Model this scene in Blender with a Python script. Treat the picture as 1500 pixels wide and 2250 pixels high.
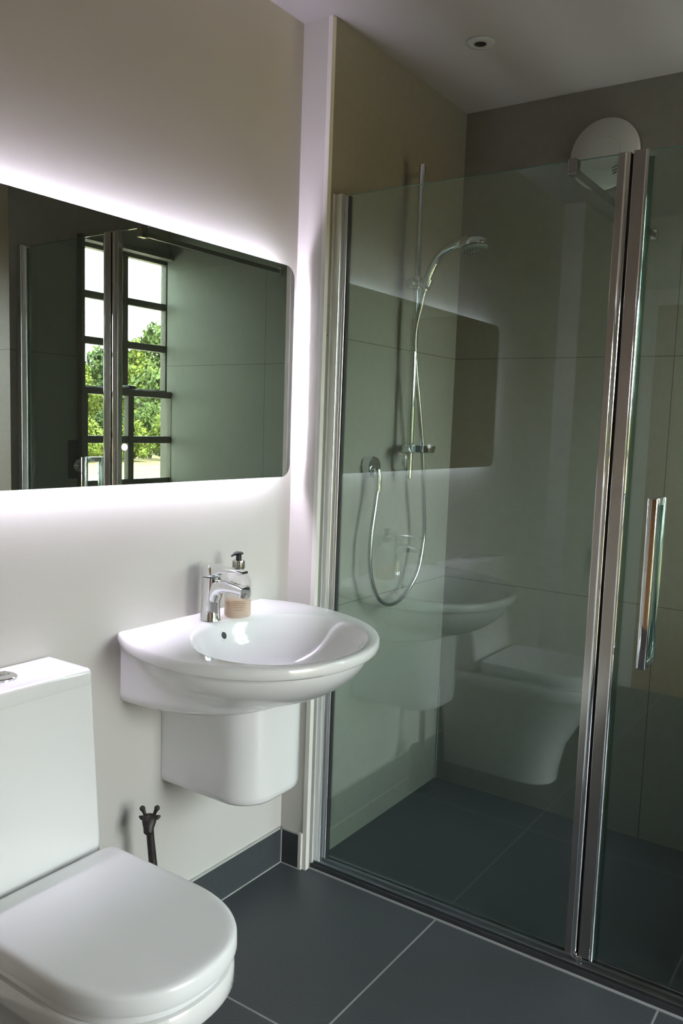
import bpy, bmesh, math, random
from mathutils import Vector, Matrix

S = bpy.context.scene
for o in list(bpy.data.objects):
    bpy.data.objects.remove(o, do_unlink=True)
COL = S.collection
PI = math.pi

# ------------------------------------------------------------------ camera
CX, CZ = 1.5258, 1.3489
YAW, PITCH, ROLL, FPX = 0.5963, -0.1041, 0.0359, 1835.65
cam_d = bpy.data.cameras.new('camera')
cam = bpy.data.objects.new('camera', cam_d)
COL.objects.link(cam)
cam_d.sensor_fit = 'VERTICAL'
cam_d.sensor_height = 36.0
cam_d.lens = FPX / 2250 * 36.0
cam_d.clip_start = 0.02
cam_d.clip_end = 600
F_ = Vector((-math.sin(YAW) * math.cos(PITCH), math.cos(YAW) * math.cos(PITCH), math.sin(PITCH)))
R_ = Vector((math.cos(YAW), math.sin(YAW), 0))
U_ = R_.cross(F_)
R2 = math.cos(ROLL) * R_ + math.sin(ROLL) * U_
U2 = -math.sin(ROLL) * R_ + math.cos(ROLL) * U_
m = Matrix.Identity(4)
for i in range(3):
    m[i][0], m[i][1], m[i][2] = R2[i], U2[i], -F_[i]
m.translation = (CX, 0, CZ)
cam.matrix_world = m
S.camera = cam

# ------------------------------------------------------------------ light and exposure
SKY = 11.5
LED = 52.0
w = bpy.data.worlds.new('sky')
S.world = w
w.use_nodes = True
nt = w.node_tree
bg = nt.nodes['Background']
tc = nt.nodes.new('ShaderNodeTexCoord')
sep = nt.nodes.new('ShaderNodeSeparateXYZ')
ramp = nt.nodes.new('ShaderNodeValToRGB')
nt.links.new(tc.outputs['Generated'], sep.inputs[0])
nt.links.new(sep.outputs['Z'], ramp.inputs[0])
ramp.color_ramp.elements[0].color = (0.95, 0.985, 0.965, 1)
ramp.color_ramp.elements[1].color = (0.80, 0.90, 1.0, 1)
nt.links.new(ramp.outputs[0], bg.inputs[0])
bg.inputs[1].default_value = SKY
sun_d = bpy.data.lights.new('sun', 'SUN')
sun_d.energy = 14.0
sun_d.angle = 0.02
sun_d.color = (1.0, 0.90, 0.68)
sun = bpy.data.objects.new('sun', sun_d)
COL.objects.link(sun)
sun.rotation_euler = Vector((0.80, -0.15, -0.62)).to_track_quat('-Z', 'Y').to_euler()   # lights the hillside, passes behind the house

S.view_settings.view_transform = 'Standard'
S.view_settings.look = 'None'
S.view_settings.exposure = 1.07
S.view_settings.gamma = 1.0
S.view_settings.use_curve_mapping = False
S.cycles.use_denoising = True
S.cycles.max_bounces = 14
S.cycles.diffuse_bounces = 6
S.cycles.glossy_bounces = 8
S.cycles.transparent_max_bounces = 24
S.cycles.transmission_bounces = 8
S.cycles.sample_clamp_indirect = 6.0
S.cycles.caustics_reflective = False
S.cycles.caustics_refractive = False

# window portals: they only guide sampling of the sky through the two real openings
def portal(name, loc, sx, sz):
    l = bpy.data.lights.new(name, 'AREA')
    l.shape = 'RECTANGLE'
    l.size, l.size_y = sx, sz
    l.cycles.is_portal = True
    o = bpy.data.objects.new(name, l)
    COL.objects.link(o)
    o.location = loc
    o.rotation_euler = Vector((-1, 0, 0)).to_track_quat('-Z', 'Z').to_euler()

portal('window_portal', (1.575, 2.575, 1.45), 0.62, 1.36)
portal('window_portal', (3.42, 1.37, 1.20), 1.20, 2.22)

# ------------------------------------------------------------------ room dimensions
JX, YC, YG, D, H, W = 0.1013, 1.9731, 2.0322, 2.8077, 2.4701, 1.455
RX, YR, FZ = 3.20, -0.50, -0.012
TZ1, TZ2 = 1.6033, 0.7937

# ------------------------------------------------------------------ materials
def mat(name, col=(0.8, 0.8, 0.8), rough=0.5, metal=0.0, spec=0.5, emit=None, es=0.0, coat=0.0):
    m_ = bpy.data.materials.new(name)
    m_.use_nodes = True
    p = m_.node_tree.nodes['Principled BSDF']
    p.inputs['Base Color'].default_value = (*col, 1)
    p.inputs['Roughness'].default_value = rough
    p.inputs['Metallic'].default_value = metal
    p.inputs['Specular IOR Level'].default_value = spec
    if coat:
        p.inputs['Coat Weight'].default_value = coat
        p.inputs['Coat Roughness'].default_value = 0.05
    if emit:
        p.inputs['Emission Color'].default_value = (*emit, 1)
        p.inputs['Emission Strength'].default_value = es
    return m_

def N(t, kind, **kw):
    n = t.nodes.new(kind)
    for k, v in kw.items():
        setattr(n, k, v)
    return n

def mth(t, op, a, b=None, clamp=False):
    n = t.nodes.new('ShaderNodeMath')
    n.operation = op
    n.use_clamp = clamp
    for i, v in enumerate((a, b)):
        if v is None:
            continue
        if isinstance(v, (int, float)):
            n.inputs[i].default_value = v
        else:
            t.links.new(v, n.inputs[i])
    return n.outputs[0]

def speckle(m_, c1, c2, scale=60.0, detail=6.0, bump=0.0, lines=None, line_col=None, lw=0.002, stretch=None):
    """Two-tone noise, fine bump, and optional joint lines: lines = [(axis, coordinate), ...]."""
    t = m_.node_tree
    p = t.nodes['Principled BSDF']
    g = N(t, 'ShaderNodeNewGeometry')
    src = g.outputs['Position']
    nz = N(t, 'ShaderNodeTexNoise')
    nz.inputs['Scale'].default_value = scale
    nz.inputs['Detail'].default_value = detail
    if stretch:
        mp = N(t, 'ShaderNodeMapping')
        mp.inputs['Scale'].default_value = stretch
        t.links.new(src, mp.inputs[0])
        t.links.new(mp.outputs[0], nz.inputs['Vector'])
    else:
        t.links.new(src, nz.inputs['Vector'])
    rp = N(t, 'ShaderNodeValToRGB')
    rp.color_ramp.elements[0].position = 0.3
    rp.color_ramp.elements[1].position = 0.7
    rp.color_ramp.elements[0].color = (*c1, 1)
    rp.color_ramp.elements[1].color = (*c2, 1)
    t.links.new(nz.outputs['Fac'], rp.inputs[0])
    out = rp.outputs[0]
    if lines:
        sp = N(t, 'ShaderNodeSeparateXYZ')
        t.links.new(src, sp.inputs[0])
        acc = None
        for ax, c in lines:
            dd = mth(t, 'ABSOLUTE', mth(t, 'SUBTRACT', sp.outputs[ax], c))
            k = mth(t, 'LESS_THAN', dd, lw)
            acc = k if acc is None else mth(t, 'MAXIMUM', acc, k)
        mx = N(t, 'ShaderNodeMix', data_type='RGBA')
        t.links.new(acc, mx.inputs[0])
        t.links.new(out, mx.inputs[6])
        mx.inputs[7].default_value = (*line_col, 1)
        out = mx.outputs[2]
    t.links.new(out, p.inputs['Base Color'])
    if bump:
        b = N(t, 'ShaderNodeBump')
        b.inputs['Strength'].default_value = bump
        b.inputs['Distance'].default_value = 0.002
        t.links.new(nz.outputs['Fac'], b.inputs['Height'])
        t.links.new(b.outputs[0], p.inputs['Normal'])
    return m_

def thin_glass(name, tint, r0=0.04, rough=0.0):
    m_ = bpy.data.materials.new(name)
    m_.use_nodes = True
    t = m_.node_tree
    t.nodes.remove(t.nodes['Principled BSDF'])
    out = t.nodes['Material Output']
    tr = N(t, 'ShaderNodeBsdfTransparent')
    tr.inputs[0].default_value = (*tint, 1)
    gl = N(t, 'ShaderNodeBsdfGlossy')
    gl.inputs['Color'].default_value = (1, 1, 1, 1)
    gl.inputs['Roughness'].default_value = rough
    lw_ = N(t, 'ShaderNodeLayerWeight')
    lw_.inputs['Blend'].default_value = 0.5
    f5 = mth(t, 'POWER', lw_.outputs['Facing'], 5.0)
    fr = mth(t, 'ADD', mth(t, 'MULTIPLY', f5, 1.0 - r0), r0, True)
    mx = N(t, 'ShaderNodeMixShader')
    t.links.new(fr, mx.inputs[0])
    t.links.new(tr.outputs[0], mx.inputs[1])
    t.links.new(gl.outputs[0], mx.inputs[2])
    t.links.new(mx.outputs[0], out.inputs[0])
    return m_

M = {}
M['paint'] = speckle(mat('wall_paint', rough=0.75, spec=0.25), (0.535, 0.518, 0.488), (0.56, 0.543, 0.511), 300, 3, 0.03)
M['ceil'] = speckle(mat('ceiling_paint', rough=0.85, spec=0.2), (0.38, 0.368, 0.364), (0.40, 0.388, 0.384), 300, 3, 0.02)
M['trimw'] = mat('tile_edge_trim', (0.72, 0.70, 0.66), 0.45)
TL = (0.250, 0.242, 0.206)
TLb = (0.272, 0.263, 0.225)
JN = (0.07, 0.068, 0.055)
M['tile_side'] = speckle(mat('shower_tile_side', rough=0.42, spec=0.4), TL, TLb, 40, 8, 0.02, [(2, TZ1), (2, TZ2)], JN, 0.0012)
M['tile_back'] = speckle(mat('shower_tile_back', rough=0.42, spec=0.4), TL, TLb, 40, 8, 0.02, [(2, TZ1), (2, TZ2), (0, 0.873)], JN, 0.0012)
M['floor'] = speckle(mat('slate_floor_tile', rough=0.42, spec=0.4), (0.058, 0.064, 0.070), (0.074, 0.080, 0.086), 160, 8, 0.04,
                     [(0, -0.058), (0, 0.542), (0, 1.140), (1, 1.405), (1, 0.805), (1, 0.205), (1, -0.395)], (0.30, 0.30, 0.295), 0.0026)
M['tray'] = speckle(mat('shower_tray', rough=0.55, spec=0.35), (0.040, 0.046, 0.050), (0.052, 0.058, 0.062), 300, 6, 0.05)
M['skirt'] = speckle(mat('skirting_tile', rough=0.42, spec=0.4), (0.046, 0.052, 0.058), (0.060, 0.066, 0.072), 160, 8, 0.03)
M['grout'] = mat('grout', (0.45, 0.45, 0.43), 0.8)
M['caulk'] = mat('silicone', (0.36, 0.37, 0.37), 0.4)
M['caulkw'] = mat('white_silicone', (0.72, 0.73, 0.72), 0.35)
M['ceramic'] = mat('white_ceramic', (0.80, 0.80, 0.80), 0.12, spec=0.5, coat=0.6)
M['plasticw'] = mat('white_plastic', (0.84, 0.85, 0.86), 0.22, spec=0.5)
M['chrome'] = mat('chrome', (0.82, 0.83, 0.85), 0.05, 1.0)
M['chromed'] = mat('chrome_soft', (0.56, 0.54, 0.52), 0.20, 1.0)
M['clamp'] = mat('satin_clamp', (0.36, 0.35, 0.35), 0.25, 1.0)
M['rail'] = mat('floor_rail_metal', (0.30, 0.33, 0.35), 0.30, 1.0)
M['satin'] = mat('satin_aluminium', (0.78, 0.79, 0.80), 0.28, 1.0)
M['hose'] = mat('hose_metal', (0.60, 0.61, 0.62), 0.22, 1.0)
M['mirror'] = mat('mirror_silver', (0.80, 0.83, 0.80), 0.0, 1.0)
M['medge'] = mat('mirror_edge', (0.10, 0.16, 0.14), 0.2, 0.0)
M['alu'] = mat('mirror_back_box', (0.75, 0.75, 0.76), 0.4, 0.3)
M['led'] = mat('led_strip', (0.9, 0.9, 0.9), 0.5, emit=(0.885, 0.80, 1.0), es=LED)
M['icon'] = mat('touch_icon', (0.9, 0.9, 0.9), 0.4, emit=(1.0, 0.97, 0.9), es=1.6)
M['glass'] = thin_glass('shower_glass', (0.865, 0.955, 0.925), 0.085)
M['gedge'] = mat('glass_edge', (0.10, 0.22, 0.18), 0.15)
M['seal'] = mat('dark_rubber_seal', (0.030, 0.032, 0.034), 0.5)
M['clearseal'] = thin_glass('clear_seal', (0.62, 0.72, 0.66), 0.06, 0.1)
M['pane'] = thin_glass('window_pane', (0.97, 0.98, 0.97), 0.04)
M['frame'] = mat('window_paint', (0.16, 0.14, 0.11), 0.5)
M['reveal'] = speckle(mat('reveal_plaster', rough=0.8), (0.42, 0.39, 0.33), (0.46, 0.43, 0.37), 80, 4, 0.02)
M['outer'] = speckle(mat('outer_brick', rough=0.9), (0.090, 0.085, 0.068), (0.11, 0.10, 0.082), 30, 4, 0.1,
                     [(2, 0.80 + 0.0375 * i) for i in range(36)], (0.06, 0.056, 0.046), 0.004)
M['black'] = mat('black_plastic', (0.012, 0.012, 0.014), 0.3)
M['dark'] = mat('dark_metal', (0.05, 0.05, 0.05), 0.4, 0.6)
M['bronze'] = speckle(mat('dark_bronze', rough=0.45, metal=0.4), (0.020, 0.017, 0.016), (0.050, 0.043, 0.040), 220, 6, 0.4)
M['fan'] = mat('fan_plastic', (0.60, 0.595, 0.575), 0.5)
M['bezel'] = mat('bezel_plastic', (0.42, 0.44, 0.44), 0.4)
M['fanline'] = mat('fan_engraving', (0.42, 0.42, 0.40), 0.6)
M['ink'] = mat('dark_print', (0.03, 0.03, 0.03), 0.6)
M['inkb'] = mat('brown_print', (0.22, 0.14, 0.07), 0.6)
M['wood'] = speckle(mat('door_wood', rough=0.4), (0.30, 0.145, 0.055), (0.42, 0.22, 0.09), 6, 6, 0.0, stretch=(14, 14, 1))
M['paper'] = mat('toilet_paper', (0.85, 0.85, 0.84), 0.9)
M['nozzle'] = mat('spray_face', (0.16, 0.22, 0.22), 0.35)

def clear_plastic(name, col, mixf, rough=0.08):
    m_ = bpy.data.materials.new(name)
    m_.use_nodes = True
    t = m_.node_tree
    p = t.nodes['Principled BSDF']
    p.inputs['Base Color'].default_value = (*col, 1)
    p.inputs['Roughness'].default_value = rough
    p.inputs['Specular IOR Level'].default_value = 0.6
    tr = N(t, 'ShaderNodeBsdfTransparent')
    tr.inputs[0].default_value = (*[0.5 + 0.5 * c for c in col], 1)
    mx = N(t, 'ShaderNodeMixShader')
    mx.inputs[0].default_value = mixf
    t.links.new(tr.outputs[0], mx.inputs[1])
    t.links.new(p.outputs[0], mx.inputs[2])
    t.links.new(mx.outputs[0], t.nodes['Material Output'].inputs[0])
    return m_

M['bottle'] = clear_plastic('clear_bottle', (0.80, 0.79, 0.79), 0.30)
M['liquid'] = clear_plastic('peach_soap', (0.86, 0.66, 0.42), 0.55)

# ------------------------------------------------------------------ mesh helpers
def link(name, bm, m_, parent=None, smooth=True, ang=35.0, kind=None):
    bmesh.ops.remove_doubles(bm, verts=bm.verts, dist=1e-6)
    bmesh.ops.recalc_face_normals(bm, faces=bm.faces)
    if smooth:
        lim = math.radians(ang)
        for f in bm.faces:
            f.smooth = True
        for e in bm.edges:
            if len(e.link_faces) == 2 and e.calc_face_angle(0) > lim:
                e.smooth = False
    me = bpy.data.meshes.new(name)
    bm.to_mesh(me)
    bm.free()
    me.materials.append(m_)
    o = bpy.data.objects.new(name, me)
    COL.objects.link(o)
    if parent:
        o.parent = parent
    if kind:
        o['kind'] = kind
    return o

def tag(o, label=None, cat=None, group=None, kind=None):
    if label:
        o['label'] = label
    if cat:
        o['category'] = cat
    if group:
        o['group'] = group
    if kind:
        o['kind'] = kind
    return o

def thing(name, loc, label, cat, group=None):
    """Empty at the base of a thing; its parts are built in the thing's own coordinates."""
    o = bpy.data.objects.new(name, None)
    COL.objects.link(o)
    o.empty_display_size = 0.05
    o.location = loc
    return tag(o, label, cat, group)

def box(bm, x0, x1, y0, y1, z0, z1, bev=0.0, seg=2):
    r = bmesh.ops.create_cube(bm, size=1.0)
    for v in r['verts']:
        v.co = Vector(((x0 + x1) / 2 + v.co.x * (x1 - x0), (y0 + y1) / 2 + v.co.y * (y1 - y0), (z0 + z1) / 2 + v.co.z * (z1 - z0)))
    if bev:
        es = list({e for v in r['verts'] for e in v.link_edges})
        bmesh.ops.bevel(bm, geom=es, offset=bev, segments=seg, affect='EDGES', profile=0.5)
    return bm

def nb():
    return bmesh.new()

def loft(bm, rings, cap0=True, cap1=True, closed=True):
    vs = [[bm.verts.new(p) for p in r] for r in rings]
    n = len(vs[0])
    for a, b in zip(vs[:-1], vs[1:]):
        for i in range(n if closed else n - 1):
            j = (i + 1) % n
            bm.faces.new((a[i], a[j], b[j], b[i]))
    if cap0:
        bm.faces.new(vs[0][::-1])
    if cap1:
        bm.faces.new(vs[-1])
    return vs

def lathe(bm, prof, c=(0, 0, 0), axis=(0, 0, 1), n=40):
    """prof: [(radius, height)] about axis through c."""
    a = Vector(axis).normalized()
    u = a.orthogonal().normalized()
    v = a.cross(u)
    c = Vector(c)
    rings = []
    for r, h in prof:
        r = max(r, 1e-5)
        rings.append([c + a * h + (u * math.cos(2 * PI * i / n) + v * math.sin(2 * PI * i / n)) * r for i in range(n)])
    loft(bm, rings)
    return bm

def catmull(pts, k=8):
    P = [Vector(p) for p in pts]
    P = [2 * P[0] - P[1]] + P + [2 * P[-1] - P[-2]]
    out = []
    for i in range(1, len(P) - 2):
        for s in range(k):
            t = s / k
            p0, p1, p2, p3 = P[i - 1], P[i], P[i + 1], P[i + 2]
            out.append(0.5 * ((2 * p1) + (p2 - p0) * t + (2 * p0 - 5 * p1 + 4 * p2 - p3) * t * t + (3 * p1 - p0 - 3 * p2 + p3) * t ** 3))
    out.append(P[-2])
    return out

def lerp_list(vals, n):
    out = []
    for i in range(n):
        f = i / (n - 1) * (len(vals) - 1)
        k = min(int(f), len(vals) - 2)
        t = f - k
        out.append(vals[k] * (1 - t) + vals[k + 1] * t)
    return out

def tube(bm, pts, rad, n=16, smooth=8, flat=1.0, up=None, cap=True):
    P = catmull(pts, smooth) if smooth else [Vector(p) for p in pts]
    R = lerp_list(rad, len(P)) if isinstance(rad, (list, tuple)) else [rad] * len(P)
    tang = []
    for i in range(len(P)):
        a = P[max(i - 1, 0)]
        b = P[min(i + 1, len(P) - 1)]
        tang.append((b - a).normalized())
    u = Vector(up) if up else tang[0].orthogonal()
    rings = []
    for i, p in enumerate(P):
        t = tang[i]
        u = (u - t * u.dot(t)).normalized()
        v = t.cross(u)
        rings.append([p + (u * math.cos(2 * PI * k / n) * flat + v * math.sin(2 * PI * k / n)) * R[i] for k in range(n)])
    loft(bm, rings, cap, cap)
    return bm

def sgn(x, e):
    return math.copysign(abs(x) ** e, x)

def rrect(cx, cy, hx, hy, r, n=6):
    """Rounded rectangle outline (2D)."""
    out = []
    for sx, sy, a0 in ((1, 1, 0), (-1, 1, 90), (-1, -1, 180), (1, -1, 270)):
        for i in range(n + 1):
            a = math.radians(a0 + 90 * i / n)
            out.append((cx + sx * (hx - r) + r * math.cos(a), cy + sy * (hy - r) + r * math.sin(a)))
    return out

def extrude_yz(bm, pts, x0, x1, bev=0.0):
    a = [Vector((x0, y, z)) for y, z in pts]
    b = [Vector((x1, y, z)) for y, z in pts]
    if bev:
        cy = sum(p[0] for p in pts) / len(pts)
        cz = sum(p[1] for p in pts) / len(pts)
        c = []
        for y, z in pts:
            dx, dz = y - cy, z - cz
            L = math.hypot(dx, dz)
            c.append(Vector((x1, y - dx / L * bev, z - dz / L * bev)))
        b = [Vector((x1 - bev, y, z)) for y, z in pts]
        loft(bm, [a, b, c])
    else:
        loft(bm, [a, b])
    return bm

def struct(name, bm, m_, smooth=False, parent=None):
    o = link(name, bm, m_, parent, smooth)
    if parent is None:
        o['kind'] = 'structure'
    return o

# ------------------------------------------------------------------ room shell
T = 0.12
struct('floor', box(nb(), -T, RX + T, YR - T, YG + 0.02, FZ - 0.1, FZ), M['floor'])
struct('floor_shower', box(nb(), JX - 0.05, W + 0.05, YG - 0.012, D + 0.05, FZ - 0.09, 0.0), M['tray'])
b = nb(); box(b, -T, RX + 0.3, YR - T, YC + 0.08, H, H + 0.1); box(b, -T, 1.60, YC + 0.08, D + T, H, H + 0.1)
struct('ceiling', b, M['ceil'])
struct('wall_left', box(nb(), -T, 0.0, YR - T, YC + 0.01, FZ - 0.1, H + 0.05), M['paint'])
struct('wall_nib', box(nb(), -T, JX - 0.014, YC, D + T, FZ - 0.1, H + 0.05), M['paint'])
struct('wall_shower_left', box(nb(), JX - 0.013, JX, YC + 0.012, D + 0.01, FZ - 0.1, H + 0.05), M['tile_side'])
struct('trim_1', box(nb(), JX - 0.0135, JX + 0.0008, YC - 0.003, YC + 0.014, FZ, H), M['trimw'])
struct('wall_back', box(nb(), -T, W + 0.012, D, D + T, FZ - 0.1, H + 0.05), M['tile_back'])

# right-hand shower wall with the opening of window 1 (y 2.30 - 2.85)
WY0, WY1, WZ0, WZ1 = 2.300, 2.850, 0.80, 2.10
b = nb()
WX = 1.545
box(b, W, RX + 0.2, YC, YC + 0.08, FZ - 0.1, H + 0.05)
box(b, W, WX, YC + 0.08, WY0, FZ - 0.1, H + 0.05)
box(b, W, WX, WY0, D + T, FZ - 0.1, WZ0)
box(b, W, WX, WY0, D + T, WZ1, H + 0.05)
struct('wall_shower_right', b, M['tile_side'])
struct('wall_outer', box(nb(), W + 0.02, WX + 0.004, WY1 - 0.002, WY1 + 0.5, -0.8, H + 0.2), M['outer'])

# right-hand room wall with a tall garden window opposite the basin (out of the frame)
VY0, VY1, VZ0, VZ1 = 0.78, 1.96, 0.10, 2.06
b = nb()
box(b, RX, RX + 0.2, YR - T, VY0, FZ - 0.1, H + 0.05)
box(b, RX, RX + 0.2, VY1, YC + 0.08, FZ - 0.1, H + 0.05)
box(b, RX, RX + 0.2, VY0, VY1, FZ - 0.1, VZ0)
box(b, RX, RX + 0.2, VY0, VY1, VZ1, H + 0.05)
struct('wall_right', b, M['paint'])
struct('wall_rear', box(nb(), -T, RX + 0.2, YR - T, YR, FZ - 0.1, H + 0.05), M['paint'])
struct('trim_2', box(nb(), 0.0, 0.105, YR, -0.05, FZ, H), M['paint'])          # pipe casing in the rear corner, seen in the glass
# skirting
b = nb(); box(b, 0.0, 0.010, YR, YC, FZ, 0.095)
sk = struct('baseboard_left', b, M['skirt'])
b = nb(); box(b, 0.0, 0.008, YR, YC - 0.010, 0.0952, 0.1002); box(b, 0.010, 0.0125, YR, YC - 0.012, FZ, FZ + 0.0025)
struct('grout_line', b, M['grout'], parent=sk)
b = nb(); box(b, 0.0105, JX - 0.024, YC - 0.010, YC, FZ, 0.095)
sk = struct('baseboard_nib', b, M['skirt'])
b = nb(); box(b, 0.009, JX - 0.022, YC - 0.008, YC, 0.0952, 0.1002); box(b, 0.0125, JX - 0.024, YC - 0.0125, YC - 0.010, FZ, FZ + 0.0025)
box(b, 0.0102, 0.0135, YC - 0.0125, YC - 0.010, FZ, 0.095)
struct('grout_line', b, M['grout'], parent=sk)
b = nb(); box(b, JX - 0.024, JX - 0.0135, YC - 0.011, YC - 0.0002, FZ, 0.102)
struct('trim_3', b, M['trimw'])
# sealant joints round the shower
b = nb(); box(b, JX, JX + 0.004, YG - 0.034, YG - 0.0275, FZ, 2.0)
struct('trim_4', b, M['caulkw'])
b = nb(); box(b, JX + 0.002, W - 0.002, 1.9855, 1.9925, FZ, FZ + 0.003)
struct('trim_5', b, M['caulk'])
b = nb(); box(b, JX, JX + 0.005, D - 0.005, D, 0.0, 0.36)
struct('trim_6', b, M['caulk'])
# wooden door in the rear wall (behind the camera, mirrored in the chrome)
dr = struct('door_1', box(nb(), 0.37, 1.17, YR, YR + 0.012, FZ, 2.02), M['wood'])
b = nb(); box(b, 0.30, 0.37, YR, YR + 0.02, FZ, 2.10, 0.004); box(b, 1.17, 1.24, YR, YR + 0.02, FZ, 2.10, 0.004); box(b, 0.37, 1.17, YR, YR + 0.02, 2.02, 2.10, 0.004)
struct('door_frame', b, M['trimw'], parent=dr)

# ------------------------------------------------------------------ windows
def sash(parent, x, y0, y1, z0, z1, rows, cols=2, bar=0.032, stile=0.030, name='sash'):
    b = nb()
    t = 0.018
    box(b, x - t, x + t, y0 - stile, y0, z0 - stile, z1 + stile, 0.002)
    box(b, x - t, x + t, y1, y1 + stile, z0 - stile, z1 + stile, 0.002)
    box(b, x - t, x + t, y0, y1, z0 - stile, z0, 0.002)
    box(b, x - t, x + t, y0, y1, z1, z1 + stile, 0.002)
    for i in range(1, cols):
        c = y0 + (y1 - y0) * i / cols
        box(b, x - t * .8, x + t * .8, c - bar / 2, c + bar / 2, z0, z1, 0.002)
    for i in range(1, rows):
        c = z0 + (z1 - z0) * i / rows
        box(b, x - t * .7, x + t * .7, y0, y1, c - bar / 2, c + bar / 2, 0.002)
    s = link(name, b, M['frame'], parent, False)
    p = nb(); box(p, x - 0.002, x + 0.002, y0 - 0.01, y1 + 0.01, z0 - 0.01, z1 + 0.01)
    link('glass_pane', p, M['pane'], s, False)
    return s

def window(name, x, y0, y1, zt, zb, zm, fr):
    """Vertical sliding sash window: upper sash outside, lower sash inside."""
    b = nb()
    box(b, x - 0.03, x + 0.075, y0, y0 + fr, zb, zt, 0.002)
    box(b, x - 0.03, x + 0.075, y1 - fr, y1, zb, zt, 0.002)
    box(b, x - 0.03, x + 0.075, y0 + fr, y1 - fr, zt - fr, zt, 0.002)
    box(b, x - 0.05, x + 0.075, y0 + fr, y1 - fr, zb, zb + 0.03, 0.004)
    wd = link(name, b, M['frame'], None, False, kind='structure')
    sash(wd, x + 0.038, y0 + fr + 0.022, y1 - fr - 0.022, zm + 0.017, zt - fr - 0.018, 3, name='upper_sash')
    sash(wd, x - 0.002, y0 + fr + 0.022, y1 - fr - 0.022, zb + 0.075, zm - 0.020, 3, name='lower_sash')
    lk = nb(); box(lk, x - 0.024, x + 0.02, (y0 + y1) / 2 - 0.02, (y0 + y1) / 2 + 0.02, zm + 0.012, zm + 0.028, 0.004)
    link('sash_latch', lk, M['dark'], wd)
    return wd

window('window_2', RX + 0.10, VY0, VY1, VZ1, VZ0, 1.25, 0.03)
window('window_1', W - 0.001, WY0 - 0.012, WY1 - 0.004, WZ1, WZ0, 1.472, 0.018)

# ------------------------------------------------------------------ backlit mirror (x = 0.003 .. 0.0347)
MY0, MY1, MZ0, MZ1, MX = 0.7206, 1.9206, 1.1935, 1.7871, 0.0347
mr = thing('backlit_mirror', (0, (MY0 + MY1) / 2, (MZ0 + MZ1) / 2), 'wide frameless wall mirror with rounded corners, lit from behind', 'mirror')
hy, hz = (MY1 - MY0) / 2, (MZ1 - MZ0) / 2
th = math.radians(0.22)
b = nb(); extrude_yz(b, rrect(0, 0, hy, hz, 0.038, 10), MX - 0.006, MX - 0.0004)
bmesh.ops.rotate(b, verts=b.verts, cent=(MX, 0, 0), matrix=Matrix.Rotation(-th, 3, 'Y'))
link('glass_edge', b, M['medge'], mr)
b = nb(); extrude_yz(b, rrect(0, 0, hy - 0.0008, hz - 0.0008, 0.0375, 10), MX - 0.0008, MX)
bmesh.ops.rotate(b, verts=b.verts, cent=(MX, 0, 0), matrix=Matrix.Rotation(-th, 3, 'Y'))
link('mirror_glass', b, M['mirror'], mr)
b = nb(); box(b, 0.001, MX - 0.009, -hy + 0.042, hy - 0.042, -hz + 0.042, hz - 0.042)
link('back_box', b, M['alu'], mr, False)
for (a0, a1, c0, c1) in ((-hy + .05, hy - .05, hz - .042, hz - .036), (-hy + .05, hy - .05, -hz + .036, -hz + .042),
                         (hy - .042, hy - .036, -hz + .052, hz - .052), (-hy + .036, -hy + .042, -hz + .052, hz - .052)):
    b = nb(); box(b, 0.009, 0.021, a0, a1, c0, c1)
    link('light_strip', b, M['led'], mr, False)
b = nb(); lathe(b, [(0.0, 0), (0.0075, 0), (0.0075, 0.0012), (0.0, 0.0012)], (MX + 0.0012, 1.303 - (MY0 + MY1) / 2, 1.280 - (MZ0 + MZ1) / 2), (1, 0, 0), 24)
link('touch_switch', b, M['icon'], mr)

# ------------------------------------------------------------------ washbasin
BY = 1.588
ws = thing('washbasin', (0, BY, 0.42), 'white oval wall-hung washbasin on a short half pedestal', 'washbasin')
NZ = 0.42
NA = 72
NBK = 28
ANG = [(-90 + 180 * i / (NA - 1)) for i in range(NA)]

def ray_box(t, hw, dp, e=10.0):
    c, s = abs(math.cos(t)), abs(math.sin(t))
    return ((c / dp) ** e + (s / hw) ** e) ** (-1 / e)

def ray_ell(t, cx, a, bb, e=2.0):
    """distance from the origin along t to a superellipse centred (cx, 0)"""
    lo, hi = 0.0, 1.2
    c, s = math.cos(t), math.sin(t)
    f = lambda r: (abs(r * c - cx) / a) ** e + (abs(r * s) / bb) ** e - 1
    best = 0.0
    if f(0) > 0:
        found = False
        k = 0.0
        while k < 0.8:
            if f(k) <= 0:
                found = True
            elif found:
                break
            if found:
                best = k
            k += 0.004
        return best
    for _ in range(40):
        mid = (lo + hi) / 2
        if f(mid) < 0:
            lo = mid
        else:
            hi = mid
    return lo

def rim_r(t, sc=1.0, dx=0.0):
    # rim outline: 0.54 wide at the wall, swelling to 0.64, 0.505 deep
    e = ray_ell(t, 0.185, 0.318 * sc, 0.322 * sc, 2.15)
    s = ray_box(t, 0.268 * sc, 0.35, 14)
    return max(e, s) - dx

def ring(fr, z, fz=None):
    out = []
    for a in ANG:
        t = math.radians(a)
        r = fr(t)
        x, y = r * math.cos(t), r * math.sin(t)
        zz = z + (fz(x, y) if fz else 0)
        out.append(Vector((x, y, zz)))
    y0, y1 = out[-1].y, out[0].y                        # straight edge along the wall
    for i in range(1, NBK):
        y = y0 + (y1 - y0) * i / NBK
        out.append(Vector((0.0, y, z + (fz(0.0, y) if fz else 0))))
    return out

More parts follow.
